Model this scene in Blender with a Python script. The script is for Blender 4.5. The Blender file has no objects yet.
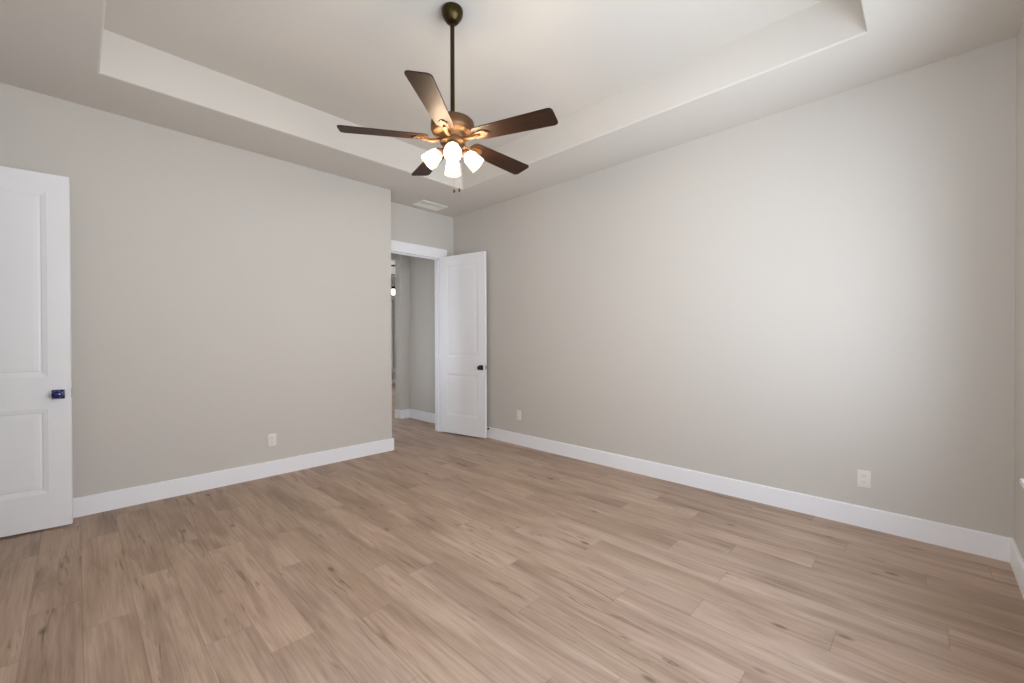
import bpy, bmesh, math, random
from mathutils import Vector, Matrix

random.seed(7)
S = bpy.context.scene
COL = S.collection
PI = math.pi

# ---------------------------------------------------------------- camera
FPX, AZ, PT, CH, RL = 423.954, 0.798997, -0.0069286, 1.31046, -0.0021165
fw = Vector((math.sin(AZ) * math.cos(PT), math.cos(AZ) * math.cos(PT), math.sin(PT)))
rt = Vector((math.cos(AZ), -math.sin(AZ), 0))
up = rt.cross(fw)
r2 = rt * math.cos(RL) + up * math.sin(RL)
u2 = up * math.cos(RL) - rt * math.sin(RL)
cam_data = bpy.data.cameras.new('camera')
cam_data.sensor_fit = 'HORIZONTAL'
cam_data.sensor_width = 36.0
cam_data.lens = FPX / 1024 * 36.0
cam_data.clip_start = 0.02
cam = bpy.data.objects.new('camera', cam_data)
COL.objects.link(cam)
m = Matrix((r2, u2, -fw)).transposed().to_4x4()
m.translation = Vector((0, 0, CH))
cam.matrix_world = m
S.camera = cam

# ---------------------------------------------------------------- sky, daylight, exposure
S.view_settings.view_transform = 'Standard'
S.view_settings.look = 'None'
S.view_settings.gamma = 1.0
S.view_settings.use_curve_mapping = False
S.view_settings.exposure = 0.22
S.cycles.max_bounces = 14
S.cycles.diffuse_bounces = 10
S.cycles.sample_clamp_indirect = 8.0

world = bpy.data.worlds.new('daylight')
S.world = world
world.use_nodes = True
wn, wl = world.node_tree.nodes, world.node_tree.links
bg = wn['Background']
tc = wn.new('ShaderNodeTexCoord')
sep = wn.new('ShaderNodeSeparateXYZ')
wl.new(tc.outputs['Generated'], sep.inputs[0])
mr = wn.new('ShaderNodeMapRange')
mr.inputs[1].default_value = -1.0
mr.inputs[2].default_value = 1.0
wl.new(sep.outputs['Z'], mr.inputs[0])
cr = wn.new('ShaderNodeValToRGB')
wl.new(mr.outputs[0], cr.inputs[0])
e = cr.color_ramp.elements
e[0].position, e[0].color = 0.0, (1.22, 1.34, 1.50, 1)          # sunlit ground
e[1].position, e[1].color = 1.0, (0.52, 0.64, 0.85, 1)          # zenith
for pos, c in ((0.49, (1.21, 1.34, 1.51, 1)), (0.505, (1.02, 1.10, 1.23, 1)), (0.7, (0.80, 0.88, 1.0, 1))):
    k = e.new(pos)
    k.color = c
wl.new(cr.outputs[0], bg.inputs['Color'])
bg.inputs['Strength'].default_value = 6.5

sd = bpy.data.lights.new('sun', 'SUN')
sd.energy = 1.5
sd.color = (1.0, 0.95, 0.87)
sd.angle = math.radians(0.53)
sun = bpy.data.objects.new('sun', sd)
COL.objects.link(sun)
sun.location = (-6, 1, 9)
SEL = math.radians(62)
sun.rotation_euler = Vector((math.cos(SEL), -0.04, -math.sin(SEL))).to_track_quat('-Z', 'Y').to_euler()


def portal(name, cx, cy, cz, w, h, rotz):
    """Guides the sky's daylight through a window opening (adds no light of its own)."""
    d = bpy.data.lights.new(name, 'AREA')
    d.shape = 'RECTANGLE'
    d.size, d.size_y = w, h
    d.cycles.is_portal = True
    o = bpy.data.objects.new(name, d)
    COL.objects.link(o)
    o.location = (cx, cy, cz)
    o.rotation_euler = (PI / 2, 0, rotz)
    return o


# ---------------------------------------------------------------- measures
H = 3.05                        # lower ceiling
HT = 3.348                      # tray ceiling
XR = 3.7955                     # right wall face
YL = 4.4858                     # left wall face
YD = 4.867                      # door wall face (alcove)
YS = -0.375                     # window wall face
XW = -0.76                      # closet wall face
XA = 2.586                      # end of the left wall
TX0, TX1, TY0, TY1 = 0.118, 3.154, 0.245, 3.869
DX0, DX1, DH = 2.765, 3.565, 2.432
HX = 3.875                      # hall right wall
HY = 6.14                       # hall pier
WIN = [(0.42, 1.24), (1.32, 2.14), (2.22, 3.04)]
WZ0, WZ1 = 0.62, 2.45
SIDE = (-0.22, 0.62)             # window in the wall left of the camera


# ---------------------------------------------------------------- materials
def srgb(r, g, b):
    f = lambda c: c / 12.92 if c <= 0.04045 else ((c + 0.055) / 1.055) ** 2.4
    return (f(r / 255), f(g / 255), f(b / 255), 1)


def mat(name, rgb, rough=0.5, metal=0.0, bump=None, vary=0.0, coat=0.0, spec=0.5):
    mt = bpy.data.materials.new(name)
    mt.use_nodes = True
    n, l = mt.node_tree.nodes, mt.node_tree.links
    b = n['Principled BSDF']
    b.inputs['Base Color'].default_value = rgb
    b.inputs['Roughness'].default_value = rough
    b.inputs['Metallic'].default_value = metal
    b.inputs['Coat Weight'].default_value = coat
    b.inputs['Specular IOR Level'].default_value = spec
    if bump or vary:
        t = n.new('ShaderNodeTexCoord')
        no = n.new('ShaderNodeTexNoise')
        l.new(t.outputs['Object'], no.inputs['Vector'])
        no.inputs['Scale'].default_value = bump[0] if bump else 3.0
        no.inputs['Detail'].default_value = 4
        if bump:
            bp = n.new('ShaderNodeBump')
            bp.inputs['Strength'].default_value = bump[1]
            bp.inputs['Distance'].default_value = 0.002
            l.new(no.outputs['Fac'], bp.inputs['Height'])
            l.new(bp.outputs[0], b.inputs['Normal'])
        if vary:
            n2 = n.new('ShaderNodeTexNoise')
            l.new(t.outputs['Object'], n2.inputs['Vector'])
            n2.inputs['Scale'].default_value = 1.3
            n2.inputs['Detail'].default_value = 3
            r = n.new('ShaderNodeMapRange')
            r.inputs[3].default_value = 1 - vary
            r.inputs[4].default_value = 1 + vary
            l.new(n2.outputs['Fac'], r.inputs[0])
            mx = n.new('ShaderNodeMix')
            mx.data_type = 'RGBA'
            mx.blend_type = 'MULTIPLY'
            mx.inputs[0].default_value = 1
            mx.inputs[6].default_value = rgb
            cc = n.new('ShaderNodeCombineColor')
            for i in range(3):
                l.new(r.outputs[0], cc.inputs[i])
            l.new(cc.outputs[0], mx.inputs[7])
            l.new(mx.outputs[2], b.inputs['Base Color'])
    return mt


M_WALL = mat('wall_paint', srgb(200, 196, 189), 0.6, bump=(220, 0.12), vary=0.012, spec=0.3)
M_CEIL = mat('ceiling_paint', srgb(212, 208, 201), 0.8, bump=(160, 0.15), vary=0.012, spec=0.2)
M_TRIM = mat('white_trim_paint', srgb(238, 239, 242), 0.35, bump=(60, 0.03))
M_DOOR = mat('white_door_paint', srgb(238, 239, 241), 0.4, bump=(90, 0.04))
M_PLATE = mat('white_plastic', srgb(226, 222, 214), 0.35)
M_SLOT = mat('dark_slot', srgb(60, 56, 52), 0.6)
M_VENT = mat('vent_enamel', srgb(244, 242, 236), 0.45)
M_DUCT = mat('duct_interior', srgb(225, 221, 212), 0.8)
M_BLACK = mat('black_hardware', srgb(18, 18, 20), 0.3, 0.3)
M_BLACK_SKY = mat('black_hardware_sky_tint', (0.002, 0.004, 0.10, 1), 0.16, 0.0, coat=0.6)  # black knob; the blue sky reflection is put into its base colour
M_STEEL = mat('satin_latch_steel', srgb(190, 188, 184), 0.35, 0.9)
M_BRONZE = mat('antique_bronze', srgb(60, 50, 24), 0.3, 0.85, vary=0.15)
M_BRONZE_LIT = mat('antique_bronze_lit', srgb(98, 70, 42), 0.48, 0.5, vary=0.12)  # same bronze as above, lightened: the bulbs' glow is painted into the colour
M_RUBBER = mat('black_rubber', srgb(24, 23, 22), 0.7)
M_SCREEN = mat('grey_insect_screen', srgb(120, 114, 104), 0.8, bump=(400, 0.2))
M_CHAIN = mat('pale_chain', srgb(150, 144, 132), 0.6, 0.2)


def glow(name, rgb, strength, base=(0.9, 0.9, 0.88, 1)):
    mt = mat(name, base, 0.3)
    b = mt.node_tree.nodes['Principled BSDF']
    b.inputs['Emission Color'].default_value = rgb
    b.inputs['Emission Strength'].default_value = strength
    return mt


M_BULB = glow('lit_bulb', (1.0, 0.77, 0.52, 1), 290.0)


def shade_mat():
    mt = glow('lit_frosted_glass', (1.0, 0.95, 0.88, 1), 0.25, (0.3, 0.3, 0.29, 1))
    n, l = mt.node_tree.nodes, mt.node_tree.links
    tr = n.new('ShaderNodeBsdfTransparent')
    mx = n.new('ShaderNodeMixShader')
    mx.inputs[0].default_value = 0.28
    l.new(tr.outputs[0], mx.inputs[1])
    l.new(n['Principled BSDF'].outputs[0], mx.inputs[2])
    l.new(mx.outputs[0], n['Material Output'].inputs[0])
    return mt


M_SHADE = shade_mat()
M_PEND = glow('lit_pendant_globe', (1.0, 0.93, 0.82, 1), 1.6)


def glass_mat():
    mt = bpy.data.materials.new('window_glass')
    mt.use_nodes = True
    n, l = mt.node_tree.nodes, mt.node_tree.links
    n.remove(n['Principled BSDF'])
    tr = n.new('ShaderNodeBsdfTransparent')
    gl = n.new('ShaderNodeBsdfGlossy')
    gl.inputs['Roughness'].default_value = 0.02
    fr = n.new('ShaderNodeFresnel')
    ge = n.new('ShaderNodeNewGeometry')
    ir = n.new('ShaderNodeMapRange')           # a thin pane: the same reflection on either face
    ir.inputs[3].default_value = 1.45
    ir.inputs[4].default_value = 1 / 1.45
    l.new(ge.outputs['Backfacing'], ir.inputs[0])
    l.new(ir.outputs[0], fr.inputs['IOR'])
    mx = n.new('ShaderNodeMixShader')
    l.new(fr.outputs[0], mx.inputs[0])
    l.new(tr.outputs[0], mx.inputs[1])
    l.new(gl.outputs[0], mx.inputs[2])
    l.new(mx.outputs[0], n['Material Output'].inputs[0])
    return mt


M_GLASS = glass_mat()


def blade_mat():
    mt = bpy.data.materials.new('walnut_fan_blade')
    mt.use_nodes = True
    n, l = mt.node_tree.nodes, mt.node_tree.links
    b = n['Principled BSDF']
    t = n.new('ShaderNodeTexCoord')
    mp = n.new('ShaderNodeMapping')
    mp.inputs['Scale'].default_value = (3, 45, 45)
    l.new(t.outputs['Object'], mp.inputs[0])
    no = n.new('ShaderNodeTexNoise')
    no.inputs['Scale'].default_value = 1.6
    no.inputs['Detail'].default_value = 6
    no.inputs['Distortion'].default_value = 0.6
    l.new(mp.outputs[0], no.inputs['Vector'])
    r = n.new('ShaderNodeValToRGB')
    r.color_ramp.elements[0].position = 0.3
    r.color_ramp.elements[0].color = srgb(34, 21, 14)
    r.color_ramp.elements[1].position = 0.72
    r.color_ramp.elements[1].color = srgb(56, 34, 21)
    l.new(no.outputs['Fac'], r.inputs[0])
    l.new(r.outputs[0], b.inputs['Base Color'])
    b.inputs['Roughness'].default_value = 0.5
    b.inputs['Specular IOR Level'].default_value = 0.2
    return mt


M_BLADE = blade_mat()


def floor_mat():
    mt = bpy.data.materials.new('oak_plank_floor')
    mt.use_nodes = True
    n, l = mt.node_tree.nodes, mt.node_tree.links
    b = n['Principled BSDF']

    def N(t, **kw):
        x = n.new(t)
        for k, v in kw.items():
            setattr(x, k, v)
        return x

    def math_(op, a, c=None):
        x = N('ShaderNodeMath', operation=op)
        for i, v in enumerate((a, c)):
            if v is None:
                continue
            if isinstance(v, (int, float)):
                x.inputs[i].default_value = v
            else:
                l.new(v, x.inputs[i])
        return x.outputs[0]

    def mix(kind, fac, a, c):
        x = N('ShaderNodeMix', data_type='RGBA', blend_type=kind)
        for i, v in ((0, fac), (6, a), (7, c)):
            if isinstance(v, (int, float)):
                x.inputs[i].default_value = v
            elif isinstance(v, tuple):
                x.inputs[i].default_value = v
            else:
                l.new(v, x.inputs[i])
        return x.outputs[2]

    def ramp(fac, *stops):
        x = N('ShaderNodeValToRGB')
        el = x.color_ramp.elements
        while len(el) < len(stops):
            el.new(0.5)
        for k, (p, c) in zip(el, stops):
            k.position = p
            k.color = c if isinstance(c, tuple) else (c, c, c, 1)
        l.new(fac, x.inputs[0])
        return x.outputs[0]

    tco = N('ShaderNodeTexCoord')
    at = N('ShaderNodeAttribute', attribute_name='plank')
    sp = N('ShaderNodeSeparateColor')
    l.new(at.outputs['Color'], sp.inputs[0])
    tone, off, mode = sp.outputs[0], sp.outputs[1], sp.outputs[2]
    sx = N('ShaderNodeSeparateXYZ')
    l.new(tco.outputs['Object'], sx.inputs[0])
    zoff = math_('MULTIPLY', off, 37.0)

    def coords(kx, ky):
        c = N('ShaderNodeCombineXYZ')
        l.new(math_('MULTIPLY', sx.outputs[0], kx), c.inputs[0])
        l.new(math_('MULTIPLY', sx.outputs[1], ky), c.inputs[1])
        l.new(zoff, c.inputs[2])
        return c.outputs[0]

    def noise(vec, detail=5, rough=0.55, dist=0.0, scale=1.0):
        x = N('ShaderNodeTexNoise')
        x.inputs['Scale'].default_value = scale
        x.inputs['Detail'].default_value = detail
        x.inputs['Roughness'].default_value = rough
        x.inputs['Distortion'].default_value = dist
        l.new(vec, x.inputs['Vector'])
        return x.outputs['Fac']

    broad = noise(coords(7, 1.1), 3, 0.5, 0.5)
    grain = noise(coords(70, 2.6), 6, 0.65, 0.5)
    fine = noise(coords(170, 6), 3, 0.6)
    streak = noise(coords(30, 2.0), 6, 0.66, 1.4)
    cluster = noise(coords(4.5, 1.3), 2, 0.5)
    base = ramp(broad, (0.28, srgb(139, 115, 97)), (0.5, srgb(176, 151, 132)), (0.74, srgb(197, 174, 155)))
    base = mix('MIX', 0.34, base, ramp(grain, (0.32, srgb(119, 95, 77)), (0.68, srgb(205, 184, 166))))
    base = mix('MULTIPLY', 0.35, base, ramp(fine, (0.25, 0.82), (0.7, 1.05)))
    # dark mineral streaks, gathered in clusters
    st = math_('MULTIPLY', ramp(streak, (0.56, 0.0), (0.68, 1.0)), ramp(cluster, (0.42, 0.0), (0.60, 1.0)))
    base = mix('MIX', math_('MULTIPLY', st, 0.8), base, srgb(88, 68, 54))
    # small knots
    vo = N('ShaderNodeTexVoronoi')
    vo.inputs['Scale'].default_value = 1.0
    l.new(coords(5.5, 2.2), vo.inputs['Vector'])
    kn = ramp(vo.outputs['Distance'], (0.04, 1.0), (0.10, 0.0))
    base = mix('MIX', math_('MULTIPLY', kn, 0.75), base, srgb(84, 62, 48))
    # tone of each plank
    tn = N('ShaderNodeMapRange')
    tn.inputs[3].default_value = 0.78
    tn.inputs[4].default_value = 1.14
    l.new(tone, tn.inputs[0])
    cc = N('ShaderNodeCombineColor')
    for i in range(3):
        l.new(tn.outputs[0], cc.inputs[i])
    base = mix('MULTIPLY', 1.0, base, cc.outputs[0])
    base = mix('MIX', math_('MULTIPLY', mode, 0.22), base, srgb(150, 124, 96))
    # seams between planks
    uv = N('ShaderNodeUVMap', uv_map='edge')
    su = N('ShaderNodeSeparateXYZ')
    l.new(uv.outputs[0], su.inputs[0])
    du = math_('MULTIPLY', math_('MINIMUM', su.outputs[0], math_('SUBTRACT', 1.0, su.outputs[0])), 0.1815)
    dv = math_('MULTIPLY', math_('MINIMUM', su.outputs[1], math_('SUBTRACT', 1.0, su.outputs[1])), 1.22)
    ds = math_('MINIMUM', du, dv)
    x = N('ShaderNodeMapRange')
    x.inputs[1].default_value = 0.0004
    x.inputs[2].default_value = 0.0020
    x.inputs[3].default_value = 1.0
    x.inputs[4].default_value = 0.0
    l.new(ds, x.inputs[0])
    base = mix('MIX', math_('MULTIPLY', x.outputs[0], 0.42), base, srgb(84, 66, 54))
    l.new(base, b.inputs['Base Color'])
    rr = N('ShaderNodeMapRange')
    rr.inputs[3].default_value = 0.42
    rr.inputs[4].default_value = 0.58
    l.new(grain, rr.inputs[0])
    l.new(rr.outputs[0], b.inputs['Roughness'])
    b.inputs['Specular IOR Level'].default_value = 0.35
    bp = N('ShaderNodeBump')
    bp.inputs['Strength'].default_value = 0.25
    bp.inputs['Distance'].default_value = 0.001
    l.new(math_('SUBTRACT', math_('MULTIPLY', grain, 0.4), x.outputs[0]), bp.inputs['Height'])
    l.new(bp.outputs[0], b.inputs['Normal'])
    return mt


M_FLOOR = floor_mat()


# ---------------------------------------------------------------- mesh helpers
def obj(name, bm, material, parent=None, smooth=False, loc=None):
    me = bpy.data.meshes.new(name)
    bmesh.ops.recalc_face_normals(bm, faces=bm.faces)
    if smooth:
        for f in bm.faces:
            f.smooth = True
    bm.to_mesh(me)
    bm.free()
    mats = material if isinstance(material, (list, tuple)) else [material]
    for x in mats:
        me.materials.append(x)
    if smooth:
        try:
            me.set_sharp_from_angle(angle=math.radians(smooth if smooth is not True else 40))
        except Exception:
            pass
    o = bpy.data.objects.new(name, me)
    COL.objects.link(o)
    if parent:
        o.parent = parent
    if loc:
        o.location = loc
    return o


def empty(name, loc, rotz=0):
    o = bpy.data.objects.new(name, None)
    o.empty_display_size = 0.1
    COL.objects.link(o)
    o.location = loc
    o.rotation_euler = (0, 0, rotz)
    return o


def tag(o, label, cat, group=None, kind=None):
    o['label'] = label
    o['category'] = cat
    if group:
        o['group'] = group
    if kind:
        o['kind'] = kind
    return o


def struct(o, label, cat):
    return tag(o, label, cat, kind='structure')


def box(bm, x0, x1, y0, y1, z0, z1, bevel=0.0, seg=2, mi=0):
    t = bmesh.new()
    v = [t.verts.new((x, y, z)) for x in (x0, x1) for y in (y0, y1) for z in (z0, z1)]
    for f in ((0, 1, 3, 2), (4, 6, 7, 5), (0, 4, 5, 1), (2, 3, 7, 6), (0, 2, 6, 4), (1, 5, 7, 3)):
        t.faces.new([v[i] for i in f])
    bmesh.ops.recalc_face_normals(t, faces=t.faces)
    if bevel:
        bmesh.ops.bevel(t, geom=list(t.edges), offset=bevel, segments=seg, profile=0.5, affect='EDGES')
    for f in t.faces:
        f.material_index = mi
    me = bpy.data.meshes.new('tmp')
    t.to_mesh(me)
    t.free()
    bm.from_mesh(me)
    bpy.data.meshes.remove(me)


def lathe(bm, prof, n=48, mx=None, mi=0):
    """prof: (radius, z) pairs; revolve about z, then transform by mx."""
    mx = mx or Matrix.Identity(4)
    rings = []
    for r, z in prof:
        if r < 1e-6:
            rings.append([bm.verts.new(mx @ Vector((0, 0, z)))])
        else:
            rings.append([bm.verts.new(mx @ Vector((r * math.cos(2 * PI * i / n), r * math.sin(2 * PI * i / n), z))) for i in range(n)])
    for a, b in zip(rings, rings[1:]):
        for i in range(n):
            j = (i + 1) % n
            vs = [a[i % len(a)], a[j % len(a)], b[j % len(b)], b[i % len(b)]]
            vs = list(dict.fromkeys(vs))
            if len(vs) >= 3:
                f = bm.faces.new(vs)
                f.material_index = mi


def tube(bm, pts, rad, n=14, cap=True):
    pts = [Vector(p) for p in pts]
    rads = rad if isinstance(rad, (list, tuple)) else [rad] * len(pts)
    rings = []
    ref = None
    for i, p in enumerate(pts):
        d = (pts[min(i + 1, len(pts) - 1)] - pts[max(i - 1, 0)]).normalized()
        if ref is None:
            ref = Vector((0, 0, 1)) if abs(d.z) < 0.9 else Vector((1, 0, 0))
        a = d.cross(ref).normalized()
        ref = a.cross(d).normalized()
        rings.append([bm.verts.new(p + (a * math.cos(2 * PI * k / n) + ref * math.sin(2 * PI * k / n)) * rads[i]) for k in range(n)])
    for a, b in zip(rings, rings[1:]):
        for k in range(n):
            bm.faces.new((a[k], a[(k + 1) % n], b[(k + 1) % n], b[k]))
    if cap:
        bm.faces.new(rings[0][::-1])
        bm.faces.new(rings[-1])


# ---------------------------------------------------------------- floor
PW, PX0, PL = 0.1815, 0.012, 1.22
JOINTS = {-2: 2.64, -1: 3.037, 0: 2.718, 1: 3.10, 2: 2.20, 3: 1.948, 4: 2.625, 5: 1.89, 6: 2.248, 7: 2.057, 8: 2.61,
          9: 1.72, 10: 1.11, 11: 0.79, 12: 0.28, 13: 2.01, 14: -0.08, 15: 0.85, 16: 0.458, 17: 1.21, 18: 0.348, 19: 0.95}
# tones read from the photograph: (row, index of the plank from its joint) -> 0 dark .. 1 light
TONES = {(2, -1): .66, (3, -1): .58, (1, -1): .82, (1, 0): .55, (2, 0): .86, (3, 0): .92, (4, 0): .78, (4, -1): .52, (0, 0): .80,
         (0, -1): .76, (-1, -1): .72, (-1, 0): .78, (-2, -1): .8, (-2, 0): .66, (5, -1): .80, (5, 0): .62, (6, 0): .48, (6, -1): .66, (7, 0): .72, (7, -1): .5,
         (14, 0): .45, (16, 0): .80, (16, -1): .35, (18, 0): .34, (18, -1): .62, (12, 0): .45, (12, -1): .62, (11, 0): .48}


def build_floor():
    bm = bmesh.new()
    uv = bm.loops.layers.uv.new('edge')
    ca = bm.loops.layers.float_color.new('plank')
    rng = random.Random(21)
    X0, X1, Y0, Y1 = -2.2, 7.4, -0.6, 11.3
    row = int((X0 - PX0) // PW)
    while PX0 + row * PW < X1:
        a, b = PX0 + row * PW, PX0 + (row + 1) * PW
        j = JOINTS.get(row, rng.uniform(0, PL))
        k0 = int((Y0 - j) // PL)
        k = k0
        while j + k * PL < Y1:
            y0, y1 = j + k * PL, j + (k + 1) * PL
            c = (TONES.get((row, k), rng.uniform(0.3, 0.75)), rng.random(), rng.random() ** 2, 1)
            cx0, cx1 = max(a, X0), min(b, X1)
            cy0, cy1 = max(y0, Y0), min(y1, Y1)
            if cx1 > cx0 and cy1 > cy0:
                vs = [bm.verts.new((x, y, 0)) for x, y in ((cx0, cy0), (cx1, cy0), (cx1, cy1), (cx0, cy1))]
                f = bm.faces.new(vs)
                for lp in f.loops:
                    lp[uv].uv = ((lp.vert.co.x - a) / PW, (lp.vert.co.y - y0) / PL)
                    lp[ca] = c
            k += 1
        row += 1
    bmesh.ops.remove_doubles(bm, verts=bm.verts, dist=1e-6)
    ext = bmesh.ops.extrude_face_region(bm, geom=list(bm.faces))
    low = [g for g in ext['geom'] if isinstance(g, bmesh.types.BMVert)]
    for v in low:
        v.co.z -= 0.06
    o = obj('floor', bm, M_FLOOR)
    struct(o, 'light oak plank floor running through the empty room and hall', 'floor')


build_floor()

# ---------------------------------------------------------------- ceilings
bm = bmesh.new()
# lower soffit with a rounded inner edge around the tray, as one ring
outer = (XW - 0.13, XR + 0.13, YS - 0.16, YD + 0.12)
R = 0.014
steps = 5
loops = []
def rect(x0, x1, y0, y1, z):
    return [bm.verts.new(p) for p in ((x0, y0, z), (x1, y0, z), (x1, y1, z), (x0, y1, z))]
loops.append(rect(outer[0], outer[1], outer[2], outer[3], H))
for i in range(steps + 1):
    a = i / steps * PI / 2
    d = R - R * math.sin(a)
    z = H + R - R * math.cos(a)
    loops.append(rect(TX0 - d, TX1 + d, TY0 - d, TY1 + d, z))
loops.append(rect(TX0, TX1, TY0, TY1, HT))
for a, b in zip(loops, loops[1:]):
    for i in range(4):
        bm.faces.new((a[i], a[(i + 1) % 4], b[(i + 1) % 4], b[i]))
bm.faces.new(loops[-1])
top = rect(outer[0], outer[1], outer[2], outer[3], HT + 0.1)
for i in range(4):
    bm.faces.new((loops[0][i], loops[0][(i + 1) % 4], top[(i + 1) % 4], top[i]))
bm.faces.new(top)
o = obj('ceiling', bm, M_CEIL, smooth=30)
struct(o, 'greige ceiling with a raised rectangular tray in the middle', 'ceiling')

bm = bmesh.new()
box(bm, 1.9, HX + 0.12, YD + 0.12, 6.36, 2.74, 2.86)
box(bm, 0.8, 7.4, 6.36, 11.3, H, H + 0.12)
o = obj('ceiling', bm, M_CEIL)
o.name = 'ceiling_hall'
struct(o, 'ceiling over the hall and the far living room', 'ceiling')


# ---------------------------------------------------------------- walls
def wall(name, boxes, label, bevel=0.0):
    b = bmesh.new()
    for x in boxes:
        box(b, *x, bevel=bevel)
    return struct(obj(name, b, M_WALL), label, 'wall')


wall('wall_left', [(XW - 0.13, XA, YL, YD + 0.12, -0.05, H + 0.02)], 'plain greige wall on the left, ending at the door alcove', bevel=0.012)
wall('wall_right', [(XR, XR + 0.13, YS - 0.16, YD + 0.12, -0.05, H + 0.02)], 'long plain greige wall on the right')
wall('wall_alcove', [(XA - 0.01, DX0 - 0.018, YD, YD + 0.12, -0.05, H + 0.02), (DX1 + 0.018, XR + 0.02, YD, YD + 0.12, -0.05, H + 0.02),
                     (DX0 - 0.018, DX1 + 0.018, YD, YD + 0.12, DH + 0.018, H + 0.02)], 'short greige wall around the hall doorway')
sb = []
xs = [XW - 0.13] + [v for w in WIN for v in w] + [XR + 0.02]
for i in range(0, len(xs), 2):
    sb.append((xs[i], xs[i + 1], YS - 0.16, YS, -0.05, H + 0.02))
for a, b in WIN:
    sb.append((a, b, YS - 0.16, YS, -0.05, WZ0))
    sb.append((a, b, YS - 0.16, YS, WZ1, H + 0.02))
wall('wall_window', sb, 'greige window wall at the right edge of the photo')
CY0, CY1 = 3.60, 4.375
wall('wall_closet', [(XW - 0.13, XW, YS, SIDE[0], -0.05, H + 0.02), (XW - 0.13, XW, SIDE[1], CY0, -0.05, H + 0.02),
                     (XW - 0.13, XW, SIDE[0], SIDE[1], -0.05, WZ0), (XW - 0.13, XW, SIDE[0], SIDE[1], WZ1, H + 0.02), (XW - 0.13, XW, CY1, YL + 0.02, -0.05, H + 0.02),
                     (XW - 0.13, XW, CY0, CY1, DH, H + 0.02)], 'greige wall behind the left white door')
wall('wall_closet_inside', [(-2.2, XW - 0.13, 3.0, 3.1, -0.05, H), (-2.2, XW - 0.13, YL, YL + 0.1, -0.05, H), (-2.2, -2.1, 3.1, YL, -0.05, H),
                            (-2.2, XW - 0.13, 3.0, YL + 0.1, 2.74, 2.84)], 'closet walls beyond the left white door')
# hall and living room beyond
wall('wall_hall_right', [(HX, HX + 0.12, YD + 0.12, HY, -0.05, 2.76), (3.695, HX + 0.12, HY, 6.30, -0.05, 2.76)],
     'shaded greige hall wall with a jutting pier', bevel=0.006)
wall('wall_hall_left', [(1.9, 2.02, YD + 0.12, 5.37, -0.05, 2.76), (1.9, 2.02, 5.80, 6.36, -0.05, 2.76), (1.9, 2.02, 5.37, 5.80, -0.05, 0.6), (1.9, 2.02, 5.37, 5.80, 2.2, 2.76)], 'left wall of the hall beyond the doorway')
wall('wall_hall_header', [(1.9, 3.72, 6.20, 6.30, 2.60, 2.76)], 'dropped header across the end of the hall')
wall('wall_living_near', [(HX, 7.4, 6.30, 6.36, -0.05, H), (0.8, 2.02, 6.30, 6.36, -0.05, H), (1.9, HX + 0.2, 6.30, 6.36, 2.74, H)],
     'living room wall seen past the hall pier')
LW = (2.2, 5.3)
VW = (5.6, 6.42)
wall('wall_living_far', [(0.8, LW[0], 11, 11.14, -0.05, H), (LW[1], VW[0], 11, 11.14, -0.05, H), (VW[1], 7.4, 11, 11.14, -0.05, H),
                         (LW[0], LW[1], 11, 11.14, -0.05, 0.45), (LW[0], LW[1], 11, 11.14, 2.4, H),
                         (VW[0], VW[1], 11, 11.14, -0.05, 0.45), (VW[0], VW[1], 11, 11.14, 2.42, H)], 'far living room wall with windows')
wall('wall_living_right', [(7.28, 7.4, 6.36, 11, -0.05, H)], 'right wall of the far living room')
wall('wall_living_left', [(0.8, 0.92, 6.36, 11, -0.05, H)], 'left wall of the far living room')


# ---------------------------------------------------------------- baseboards (profile swept along a straight run)
def baseboard(name, runs, label, h=0.142, t=0.015):
    """runs: polylines of (x, y) wall-foot points; the board stands on the left of the walking direction."""
    b = bmesh.new()
    prof = [(0, 0), (t, 0), (t, h - 0.006), (t - 0.002, h - 0.002), (t - 0.006, h), (0, h)]
    for pts in runs:
        P = [Vector((x, y)) for x, y in pts]
        dirs = [(P[i + 1] - P[i]).normalized() for i in range(len(P) - 1)]
        nor = [Vector((-d.y, d.x)) for d in dirs]
        rings = []
        for i, p in enumerate(P):
            if i == 0:
                n = nor[0]
            elif i == len(P) - 1:
                n = nor[-1]
            else:
                n = nor[i - 1] + nor[i]
                n = n / (n.dot(nor[i]))
            rings.append([b.verts.new((p.x + n.x * o_, p.y + n.y * o_, z)) for o_, z in prof])
        for r0, r1 in zip(rings, rings[1:]):
            for k in range(len(prof)):
                b.faces.new((r0[k], r0[(k + 1) % len(prof)], r1[(k + 1) % len(prof)], r1[k]))
        b.faces.new(rings[0])
        b.faces.new(rings[-1][::-1])
    return struct(obj(name, b, M_TRIM), label, 'baseboard')


CW = 0.092     # casing width
baseboard('baseboard_left', [[(DX0 - CW, YD), (XA, YD), (XA, YL), (XW + 0.09, YL)]], 'white baseboard along the left wall, turning into the alcove')
baseboard('baseboard_right', [[(XW + 0.0, YS), (XR, YS), (XR, YD)]], 'white baseboard along the long right wall and the window wall')
baseboard('baseboard_closet', [[(XW, CY0 - CW), (XW, YS)]], 'white baseboard on the wall left of the camera')
baseboard('baseboard_hall', [[(HX, YD + 0.12), (HX, HY), (3.695, HY), (3.695, 6.30)]], 'white baseboard in the hall stepping around the pier')
baseboard('baseboard_living', [[(0.92, 11.0), (0.93, 11.0)], [(7.28, 11.0), (0.92, 11.0)]], 'white baseboard of the far living room')


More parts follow.
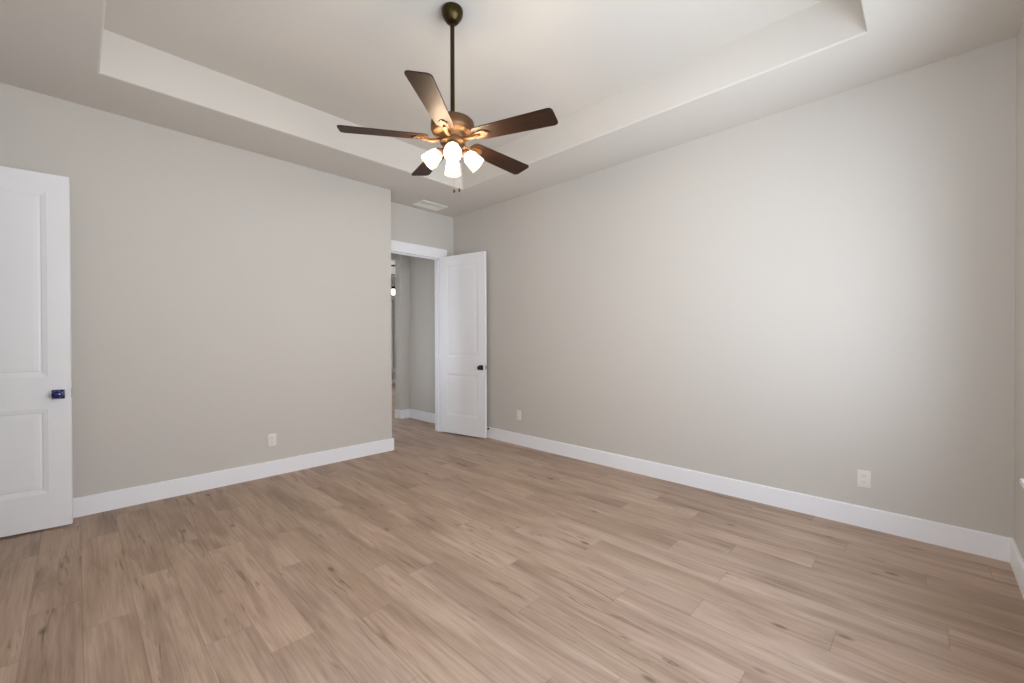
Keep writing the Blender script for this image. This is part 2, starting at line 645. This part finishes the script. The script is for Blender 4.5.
# ---------------------------------------------------------------- doors
def casing(bm, x0, x1, z1, y0, y1, head=0.135):
    """flat craftsman casing: two legs and a slightly thicker head."""
    s = 1 if y1 > y0 else -1
    a, b = min(y0, y1), max(y0, y1)
    box(bm, x0 - CW, x0, a, b, 0, z1, 0.002)
    box(bm, x1, x1 + CW, a, b, 0, z1, 0.002)
    a2, b2 = (a, b + 0.004) if s > 0 else (a - 0.004, b)
    box(bm, x0 - CW - 0.012, x1 + CW + 0.012, a2, b2, z1, z1 + head, 0.002)


bm = bmesh.new()
casing(bm, DX0, DX1, DH, YD - 0.017, YD)
casing(bm, DX0, DX1, DH, YD + 0.12, YD + 0.137)
o = struct(obj('trim_1', bm, M_TRIM), 'white door casing with a wide head around the hall doorway', 'door casing')
bm = bmesh.new()
box(bm, DX0 - 0.018, DX0, YD, YD + 0.12, 0, DH + 0.018)
box(bm, DX1, DX1 + 0.018, YD, YD + 0.12, 0, DH + 0.018)
box(bm, DX0, DX1, YD, YD + 0.12, DH, DH + 0.018)
box(bm, DX0, DX0 + 0.011, YD + 0.04, YD + 0.075, 0, DH)
box(bm, DX1 - 0.011, DX1, YD + 0.04, YD + 0.075, 0, DH)
box(bm, DX0, DX1, YD + 0.04, YD + 0.075, DH - 0.011, DH)
obj('door_jamb', bm, M_TRIM, parent=o)

bm = bmesh.new()
for yy in (CY0, CY1):
    s = -1 if yy == CY0 else 1
    a, b = sorted((yy, yy + s * CW))
    box(bm, XW, XW + 0.017, a, b, 0, DH, 0.002)
box(bm, XW, XW + 0.021, CY0 - CW - 0.012, CY1 + CW + 0.012, DH, DH + 0.1, 0.002)
o = struct(obj('trim_2', bm, M_TRIM), 'white casing around the closet doorway left of the camera', 'door casing')


def door_slab(w, h, t, rails=(0.24, 0.82, 1.04, 2.30), stile=0.110):
    """Two-panel moulded door; x 0..w, front face at y=0 facing -y, back at y=t."""
    b = bmesh.new()
    xs = [0, stile, w - stile, w]
    zs = [0, rails[0], rails[1], rails[2], rails[3], h]
    prof = [(0, 0), (0.005, 0.0012), (0.024, 0.0044), (0.029, 0.0070), (0.035, 0.0070), (0.040, 0.0054), (0.062, 0.0040), (0.068, 0.0038)]
    for side in (0, 1):
        def V(x, z, d):
            return b.verts.new((x, d if side == 0 else t - d, z))
        for i in range(3):
            for j in range(5):
                xa, xb, za, zb = xs[i], xs[i + 1], zs[j], zs[j + 1]
                if i == 1 and j in (1, 3):
                    rings = []
                    for ins, dep in prof:
                        rings.append([V(xa + ins, za + ins, dep), V(xb - ins, za + ins, dep), V(xb - ins, zb - ins, dep), V(xa + ins, zb - ins, dep)])
                    for r0, r1 in zip(rings, rings[1:]):
                        for k in range(4):
                            b.faces.new((r0[k], r0[(k + 1) % 4], r1[(k + 1) % 4], r1[k]))
                    b.faces.new(rings[-1])
                else:
                    b.faces.new((V(xa, za, 0), V(xb, za, 0), V(xb, zb, 0), V(xa, zb, 0)))
    for xa in (0, w):
        for j in range(5):
            b.faces.new([b.verts.new(p) for p in ((xa, 0, zs[j]), (xa, t, zs[j]), (xa, t, zs[j + 1]), (xa, 0, zs[j + 1]))])
    for za in (0, h):
        for i in range(3):
            b.faces.new([b.verts.new(p) for p in ((xs[i], 0, za), (xs[i + 1], 0, za), (xs[i + 1], t, za), (xs[i], t, za))])
    bmesh.ops.remove_doubles(b, verts=b.verts, dist=1e-5)
    return b


def knob_set(parent, x, z, t, m_, sides=(0, 1)):
    """square rosette with a round knob, on each side of the door"""
    for s in sides:
        y0, d = (0, -1) if s == 0 else (t, 1)
        b = bmesh.new()
        a, c = sorted((y0, y0 + d * 0.008))
        box(b, x - 0.032, x + 0.032, a, c, z - 0.032, z + 0.032, 0.003, 2)
        ro = obj('door_handle', b, m_, parent=parent, smooth=35)
        b = bmesh.new()
        mx = Matrix.Translation((x, y0, z)) @ Matrix.Rotation(PI / 2 * (1 if d < 0 else -1), 4, 'X')
        lathe(b, [(0.012, 0.006), (0.012, 0.026), (0.016, 0.030), (0.024, 0.034), (0.0275, 0.041), (0.028, 0.049), (0.026, 0.056),
                  (0.019, 0.061), (0.008, 0.063), (0, 0.0632)], 32, mx)
        obj('knob', b, m_, parent=ro, smooth=50)


def make_door(name, hinge, free, face_right, t, m_knob, label, w=None, gap=0.017, h=2.427, knob_sides=(0, 1)):
    """hinge/free: plan points of the visible face (front)."""
    hv, fv = Vector(hinge), Vector(free)
    d = fv - hv
    w = d.length
    ang = math.atan2(d.y, d.x)
    # local x runs hinge -> free; front (y=0) faces local -y
    root = obj(name, door_slab(w, h, t), M_DOOR)
    root.location = (hv.x, hv.y, gap)
    root.rotation_euler = (0, 0, ang)
    struct(root, label, 'door')
    knob_set(root, w - 0.06, 0.932 - gap, t, m_knob, knob_sides)
    b = bmesh.new()
    box(b, w - 0.0005, w + 0.0015, t / 2 - 0.012, t / 2 + 0.012, 0.92 - 0.03, 0.92 + 0.03)
    lp = obj('latch_plate', b, M_STEEL, parent=root)
    b = bmesh.new()
    box(b, w + 0.001, w + 0.010, t / 2 - 0.006, t / 2 + 0.006, 0.92 - 0.009, 0.92 + 0.009, 0.002)
    obj('latch_bolt', b, M_STEEL, parent=lp)
    return root


# left door: hinge out of the frame at the closet wall, seen face turned to the room
make_door('door_1', (XW + 0.022, 4.372), (-0.029, 4.287), True, 0.035, M_BLACK_SKY,
          'white two-panel door standing open at the left edge, black knob tinted with sky blue')
# hall door: hinge at the right jamb, opened back towards the right wall
make_door('door_2', (3.545, YD - 0.022), (3.692, 4.083), True, 0.035, M_BLACK,
          'white two-panel hall door open against the right wall, black knob', knob_sides=(0, 1))


# ---------------------------------------------------------------- windows (beside the camera) and the living room's
def window(name, x0, x1, z0, z1, yin, yout, label, pane=M_GLASS, rail=True):
    """in a wall whose room face is at yin, outside at yout"""
    s = 1 if yout > yin else -1
    ya, yb = yin + s * 0.09, yin + s * 0.135
    a, c = min(ya, yb), max(ya, yb)
    b = bmesh.new()
    fwid = 0.04
    box(b, x0, x0 + fwid, a, c, z0, z1)
    box(b, x1 - fwid, x1, a, c, z0, z1)
    box(b, x0 + fwid, x1 - fwid, a, c, z0, z0 + fwid)
    box(b, x0 + fwid, x1 - fwid, a, c, z1 - fwid, z1)
    if rail:
        zm = (z0 + z1) / 2
        box(b, x0 + fwid, x1 - fwid, a, c, zm - 0.02, zm + 0.02)
    f = struct(obj(name, b, M_TRIM), label, 'window')
    b = bmesh.new()
    ym = (a + c) / 2
    box(b, x0 + fwid, x1 - fwid, ym - 0.003, ym + 0.003, z0 + fwid, z1 - fwid)
    obj('window_pane', b, pane, parent=f)
    return f


for i, (a, b_) in enumerate(WIN):
    window('window_%d' % (i + 1), a, b_, WZ0, WZ1, YS, YS - 0.16,
           ['white framed window in the window wall nearest the closet', 'white framed middle window in the window wall',
            'white framed window in the window wall nearest the right wall'][i])
    portal('window_portal', (a + b_) / 2, YS - 0.17, (WZ0 + WZ1) / 2, b_ - a, WZ1 - WZ0, 0)
bm = bmesh.new()
box(bm, WIN[0][0] - 0.08, WIN[2][1] + 0.07, YS - 0.09, YS + 0.050, WZ0, WZ0 + 0.026, 0.004)
box(bm, WIN[0][0] - 0.05, WIN[2][1] + 0.05, YS, YS + 0.016, WZ0 - 0.08, WZ0, 0.002)
struct(obj('trim_3', bm, M_TRIM), 'white window sill with apron at the right edge', 'window sill')

w7 = window('window_7', 0, 0.43, 0.6, 2.2, 0, 0.12, 'narrow white window added out of view to light the hall')  # invented opening, out of view, that lets daylight onto the hall walls
w7.location = (2.02, 5.37, 0)
w7.rotation_euler = (0, 0, PI / 2)
portal('window_portal', 1.88, 5.585, 1.4, 0.43, 1.6, -PI / 2)
w6 = window('window_6', 0, SIDE[1] - SIDE[0], WZ0, WZ1, 0, 0.13, 'wide white window in the wall left of the camera')
w6.location = (XW, SIDE[0], 0)
w6.rotation_euler = (0, 0, PI / 2)
portal('window_portal', XW - 0.15, (SIDE[0] + SIDE[1]) / 2, (WZ0 + WZ1) / 2, SIDE[1] - SIDE[0], WZ1 - WZ0, -PI / 2)
window('window_4', LW[0], LW[1], 0.45, 2.4, 11.0, 11.14, 'wide unseen window added to light the far living room and hall')  # added beyond the view so sky light reaches living room and hall
portal('window_portal', (LW[0] + LW[1]) / 2, 11.15, 1.42, LW[1] - LW[0], 1.95, PI)
window('window_5', VW[0], VW[1], 0.45, 2.42, 11.0, 11.14, 'screened grey window glimpsed through the hall doorway', pane=M_SCREEN, rail=False)
bm = bmesh.new()
box(bm, VW[0] - 0.06, VW[1] + 0.06, 10.955, 11.09, 0.43, 0.462, 0.004)
box(bm, VW[0] - 0.03, VW[1] + 0.03, 10.985, 11.0, 0.35, 0.43, 0.002)
struct(obj('trim_4', bm, M_TRIM), 'white sill under the grey living room window', 'window sill')


# ---------------------------------------------------------------- electrical outlets
def outlet(loc, rotz, label):
    """faces local -y"""
    root = empty('electrical_outlet', loc, rotz)
    tag(root, label, 'outlet', 'white duplex outlets low on the walls')
    b = bmesh.new()
    box(b, -0.036, 0.036, -0.006, 0.0, -0.059, 0.059, 0.0025, 3)
    obj('cover_plate', b, M_PLATE, parent=root, smooth=35)
    for s in (-1, 1):
        b = bmesh.new()
        mx = Matrix.Translation((0, -0.005, s * 0.0205)) @ Matrix.Rotation(PI / 2, 4, 'X')
        ring = []
        prof = []
        for k in range(32):
            a = 2 * PI * k / 32
            x, z = 0.0172 * math.cos(a), 0.0172 * math.sin(a)
            z = max(-0.0135, min(0.0135, z))
            prof.append((x, z))
        v0 = [b.verts.new((x, -0.0055, s * 0.0205 + z)) for x, z in prof]
        v1 = [b.verts.new((x, -0.0082, s * 0.0205 + z)) for x, z in prof]
        for k in range(32):
            b.faces.new((v0[k], v0[(k + 1) % 32], v1[(k + 1) % 32], v1[k]))
        b.faces.new(v1)
        rc = obj('receptacle', b, M_PLATE, parent=root)
        b = bmesh.new()
        for x, hh in ((-0.0065, 0.0045), (0.0065, 0.0037)):
            box(b, x - 0.0011, x + 0.0011, -0.0086, -0.008, s * 0.0205 + 0.003 - hh, s * 0.0205 + 0.003 + hh)
        lathe(b, [(0.0024, 0), (0.0024, 0.0005), (0, 0.0005)], 12,
              Matrix.Translation((0, -0.0081, s * 0.0205 - 0.0075)) @ Matrix.Rotation(PI / 2, 4, 'X'))
        obj('slots', b, M_SLOT, parent=rc)
    b = bmesh.new()
    lathe(b, [(0.0034, 0), (0.0034, 0.001), (0.002, 0.0017), (0, 0.0018)], 16, Matrix.Translation((0, -0.006, 0)) @ Matrix.Rotation(PI / 2, 4, 'X'))
    obj('plate_screw', b, M_PLATE, parent=root)


outlet((1.304, YL, 0.342), 0, 'white duplex outlet low on the left wall')
outlet((XR, 3.576, 0.369), PI / 2 * -1, 'small white outlet on the right wall beside the open hall door')
outlet((XR, 0.297, 0.335), PI / 2 * -1, 'white outlet on the right wall nearest the window corner')

# ---------------------------------------------------------------- ceiling register above the hall doorway
root = empty('ceiling_vent', (3.232, 4.625, H))
tag(root, 'white louvred air vent in the ceiling in front of the hall doorway', 'vent')
bm = bmesh.new()
VX, VY = 0.192, 0.122
for (a, b_, c, d) in ((-VX, VX, -VY, -VY + 0.028), (-VX, VX, VY - 0.028, VY), (-VX, -VX + 0.028, -VY + 0.028, VY - 0.028), (VX - 0.028, VX, -VY + 0.028, VY - 0.028)):
    box(bm, a, b_, c, d, -0.008, 0.0, 0.002)
box(bm, -0.006, 0.006, -VY + 0.028, VY - 0.028, -0.008, 0.0, 0.001)
obj('vent_frame', bm, M_VENT, parent=root)
bm = bmesh.new()
box(bm, -VX + 0.02, VX - 0.02, -VY + 0.02, VY - 0.02, -0.0012, -0.0004)
obj('vent_backing', bm, M_DUCT, parent=root)
for k in range(9):
    y = -VY + 0.028 + (k + 0.5) * (2 * VY - 0.056) / 9
    bm = bmesh.new()
    t = bmesh.new()
    box(t, -VX + 0.029, VX - 0.029, -0.0102, 0.0102, -0.0007, 0.0007)
    bmesh.ops.rotate(t, verts=t.verts, cent=(0, 0, 0), matrix=Matrix.Rotation(math.radians(12 if k < 5 else -12), 3, 'X'))
    bmesh.ops.translate(t, verts=t.verts, vec=(0, y, -0.0055))
    me = bpy.data.meshes.new('tmp')
    t.to_mesh(me)
    t.free()
    bm.from_mesh(me)
    bpy.data.meshes.remove(me)
    obj('louvre', bm, M_VENT, parent=root)

# ---------------------------------------------------------------- door stop on the right baseboard
root = empty('door_stop', (XR - 0.0155, 4.112, 0.125))
tag(root, 'small black door stop on the white baseboard beside the open hall door', 'door stop')
bm = bmesh.new()
RX = Matrix.Rotation(-PI / 2, 4, 'Y')
lathe(bm, [(0, 0), (0.013, 0), (0.013, 0.004), (0.006, 0.006), (0.0055, 0.046), (0, 0.046)], 20, RX)
obj('stop_post', bm, M_BLACK, parent=root, smooth=40)
bm = bmesh.new()
lathe(bm, [(0, 0.044), (0.0095, 0.045), (0.0105, 0.050), (0.0095, 0.058), (0.004, 0.061), (0, 0.061)], 20, RX)
obj('rubber_tip', bm, M_RUBBER, parent=root, smooth=40)

# ---------------------------------------------------------------- ceiling fan
FX, FY = 1.637, 2.103
ZB = 2.525                                   # blade level
fan = empty('ceiling_fan', (FX, FY, HT))
tag(fan, 'five-blade brown ceiling fan with four lit glass shades hanging from the tray ceiling', 'ceiling fan')


def fz(z):
    return z + 0.023 - HT


def fk(z):
    return z + 0.053 - HT


bm = bmesh.new()
lathe(bm, [(0, 0), (0.060, 0), (0.065, -0.003), (0.0665, -0.010), (0.0665, -0.022), (0.064, -0.036), (0.057, -0.052), (0.047, -0.066), (0.038, -0.077),
           (0.033, -0.082), (0.016, -0.085), (0, -0.085)], 48)
obj('canopy', bm, M_BRONZE, parent=fan, smooth=40)
bm = bmesh.new()
lathe(bm, [(0, -0.080), (0.0135, -0.080), (0.0135, fz(2.655)), (0, fz(2.655))], 24)
obj('down_rod', bm, M_BRONZE, parent=fan, smooth=40)
bm = bmesh.new()
lathe(bm, [(0, fz(2.672)), (0.022, fz(2.672)), (0.026, fz(2.668)), (0.028, fz(2.655)), (0.034, fz(2.650)), (0.040, fz(2.646)), (0.095, fz(2.642)),
           (0.122, fz(2.634)), (0.132, fz(2.624)), (0.134, fz(2.612)), (0.134, fz(2.580)), (0.130, fz(2.570)), (0.126, fz(2.566)), (0.124, fz(2.556)),
           (0.112, fz(2.548)), (0.086, fz(2.542)), (0.082, fz(2.530)), (0.080, fz(2.520)), (0, fz(2.520))], 64)
obj('motor_housing', bm, M_BRONZE_LIT, parent=fan, smooth=35)
bm = bmesh.new()
lathe(bm, [(0, fz(2.521)), (0.076, fz(2.521)), (0.080, fz(2.512)), (0.078, fz(2.498)), (0.066, fz(2.490)), (0.058, fz(2.484)), (0.056, fk(2.440)),
           (0.064, fk(2.434)), (0.068, fk(2.424)), (0.062, fk(2.410)), (0.044, fk(2.398)), (0.022, fk(2.392)), (0.012, fk(2.384)), (0, fk(2.380))], 48)
obj('switch_housing', bm, M_BRONZE_LIT, parent=fan, smooth=35)


def blade_mesh():
    b = bmesh.new()
    r0, r1 = 0.150, 0.668
    w0, w1 = 0.056, 0.070
    pts = []
    # outline, counter-clockwise, rounded corners
    def arc(cx, cy, rr, a0, a1, n=7):
        for k in range(n + 1):
            a = math.radians(a0 + (a1 - a0) * k / n)
            pts.append((cx + rr * math.cos(a), cy + rr * math.sin(a)))
    rc0, rc1 = 0.026, 0.024
    arc(r0 + rc0, -w0 + rc0, rc0, 180, 270)
    arc(r1 - rc1, -w1 + rc1, rc1, 270, 360)
    arc(r1 - rc1, w1 - rc1, rc1, 0, 90)
    arc(r0 + rc0, w0 - rc0, rc0, 90, 180)
    lo = [b.verts.new((x, y, -0.0035)) for x, y in pts]
    hi = [b.verts.new((x, y, 0.0035)) for x, y in pts]
    b.faces.new(lo[::-1])
    b.faces.new(hi)
    n = len(pts)
    for k in range(n):
        b.faces.new((lo[k], lo[(k + 1) % n], hi[(k + 1) % n], hi[k]))
    return b


def prism(b, pts, z0, z1):
    lo = [b.verts.new((x, y, z0)) for x, y in pts]
    hi = [b.verts.new((x, y, z1)) for x, y in pts]
    b.faces.new(lo[::-1])
    b.faces.new(hi)
    n = len(pts)
    for k in range(n):
        b.faces.new((lo[k], lo[(k + 1) % n], hi[(k + 1) % n], hi[k]))


PITCH = math.radians(-11)
for k in range(5):
    ang = math.radians(2.0 + 72 * k)
    b = blade_mesh()
    bmesh.ops.bevel(b, geom=list(b.edges), offset=0.001, segments=1, affect='EDGES')
    bl = obj('blade', b, M_BLADE, parent=fan)
    bl.location = (0, 0, fz(ZB))
    bl.rotation_euler = Matrix.Rotation(ang, 3, 'Z').to_euler()
    bl.rotation_euler = (Matrix.Rotation(ang, 3, 'Z') @ Matrix.Rotation(PITCH, 3, 'X')).to_euler()
    # blade iron: curved arm from the hub, flaring to a three-screw plate under the blade
    b = bmesh.new()
    tube(b, [(0.070, 0, -0.006), (0.10, 0, -0.014), (0.13, 0, -0.018), (0.16, 0, -0.014), (0.19, 0, -0.009)], [0.012, 0.011, 0.0105, 0.011, 0.012], 12)
    prism(b, [(0.150, -0.012), (0.172, -0.022), (0.206, -0.029), (0.222, -0.027), (0.230, -0.018), (0.240, -0.011), (0.250, 0.0), (0.240, 0.011), (0.230, 0.018),
              (0.222, 0.027), (0.206, 0.029), (0.172, 0.022), (0.150, 0.012)], -0.0105, -0.0038)
    for x, y in ((0.212, -0.019), (0.212, 0.019), (0.236, 0)):
        lathe(b, [(0, -0.0135), (0.0035, -0.013), (0.005, -0.0105)], 10, Matrix.Translation((x, y, 0)))
    obj('blade_iron', b, M_BRONZE_LIT, parent=bl, smooth=35)

# light kit: four arms, each with a frosted bell shade and a bulb
for k in range(4):
    ang = math.radians(232 + 90 * k)
    ca, sa = math.cos(ang), math.sin(ang)
    P = lambda r, z: (r * ca, r * sa, fk(z))
    b = bmesh.new()
    tube(b, [P(0.050, 2.424), P(0.062, 2.427), P(0.072, 2.422), P(0.080, 2.410)], [0.010, 0.009, 0.0095, 0.012], 12)
    axis = Vector((ca * math.sin(math.radians(47)), sa * math.sin(math.radians(47)), -math.cos(math.radians(47))))
    org = Vector(P(0.072, 2.420))
    q = Vector((0, 0, 1)).rotation_difference(axis).to_matrix().to_4x4()
    mx = Matrix.Translation(org) @ q
    lathe(b, [(0, -0.004), (0.020, -0.004), (0.026, 0.002), (0.029, 0.012), (0.029, 0.022), (0, 0.022)], 24, mx)
    arm = obj('light_arm', b, M_BRONZE_LIT, parent=fan, smooth=35)
    b = bmesh.new()
    lathe(b, [(0.027, 0.014), (0.031, 0.020), (0.0375, 0.034), (0.043, 0.052), (0.047, 0.072), (0.0495, 0.092), (0.0515, 0.108), (0.0535, 0.116),
              (0.0515, 0.1165), (0.0495, 0.109), (0.0475, 0.092), (0.045, 0.072), (0.041, 0.052), (0.0355, 0.034), (0.029, 0.022), (0.025, 0.018)], 40, mx)
    obj('lamp_shade', b, M_SHADE, parent=arm, smooth=60)
    b = bmesh.new()
    lathe(b, [(0, 0.022), (0.013, 0.022), (0.0135, 0.036), (0.018, 0.050), (0.0235, 0.064), (0.0255, 0.076), (0.0235, 0.089), (0.016, 0.098), (0.007, 0.1015), (0, 0.102)], 28, mx)
    obj('bulb', b, M_BULB, parent=arm, smooth=60)

# two pull chains, with dark fobs, on the far-right side of the switch housing
for x, y, zl in ((0.052, 0.002, 2.236), (0.030, 0.026, 2.232)):
    b = bmesh.new()
    z = 2.446
    tube(b, [(x, y, fz(z)), (x, y, fz(zl))], 0.0005, 6)
    n = int((z - zl) / 0.006)
    for i in range(n):
        zz = z - i * 0.006
        lathe(b, [(0, fz(zz)), (0.0011, fz(zz - 0.0014)), (0.0011, fz(zz - 0.0026)), (0, fz(zz - 0.004))], 6, Matrix.Translation((x, y, 0)))
    ch = obj('pull_chain', b, M_CHAIN, parent=fan)
    b = bmesh.new()
    lathe(b, [(0, fz(zl)), (0.003, fz(zl)), (0.006, fz(zl - 0.006)), (0.0065, fz(zl - 0.018)), (0.004, fz(zl - 0.024)), (0, fz(zl - 0.025))], 14, Matrix.Translation((x, y, 0)))
    obj('chain_fob', b, M_BRONZE, parent=ch, smooth=40)

# ---------------------------------------------------------------- pendant lamp glimpsed in the living room
PXY = (5.233, 9.0)
pen = empty('pendant_light', (PXY[0], PXY[1], H))
tag(pen, 'lit white globe pendant with black cap seen through the hall doorway', 'pendant light')
bm = bmesh.new()
lathe(bm, [(0, 0), (0.065, 0), (0.065, -0.02), (0.02, -0.03), (0, -0.03)], 24)
obj('canopy', bm, M_BLACK, parent=pen, smooth=40)
bm = bmesh.new()
lathe(bm, [(0, -0.02), (0.006, -0.02), (0.006, -0.50), (0, -0.50)], 10)
obj('rod', bm, M_STEEL, parent=pen)
bm = bmesh.new()
lathe(bm, [(0, -0.222), (0.036, -0.222), (0.04, -0.229), (0.036, -0.238), (0, -0.245)], 20)
obj('rod_collar', bm, M_BLACK, parent=pen, smooth=40)
bm = bmesh.new()
lathe(bm, [(0, -0.50), (0.035, -0.50), (0.042, -0.512), (0.042, -0.56), (0, -0.56)], 24)
obj('lamp_cap', bm, M_BLACK, parent=pen, smooth=40)
bm = bmesh.new()
lathe(bm, [(0, -0.56), (0.03, -0.56)] + [(0.068 * math.sin(a), -0.635 + 0.078 * math.cos(a)) for a in [0.45 + i * (PI - 0.45) / 14 for i in range(15)]], 28)
obj('glass_globe', bm, M_PEND, parent=pen, smooth=60)
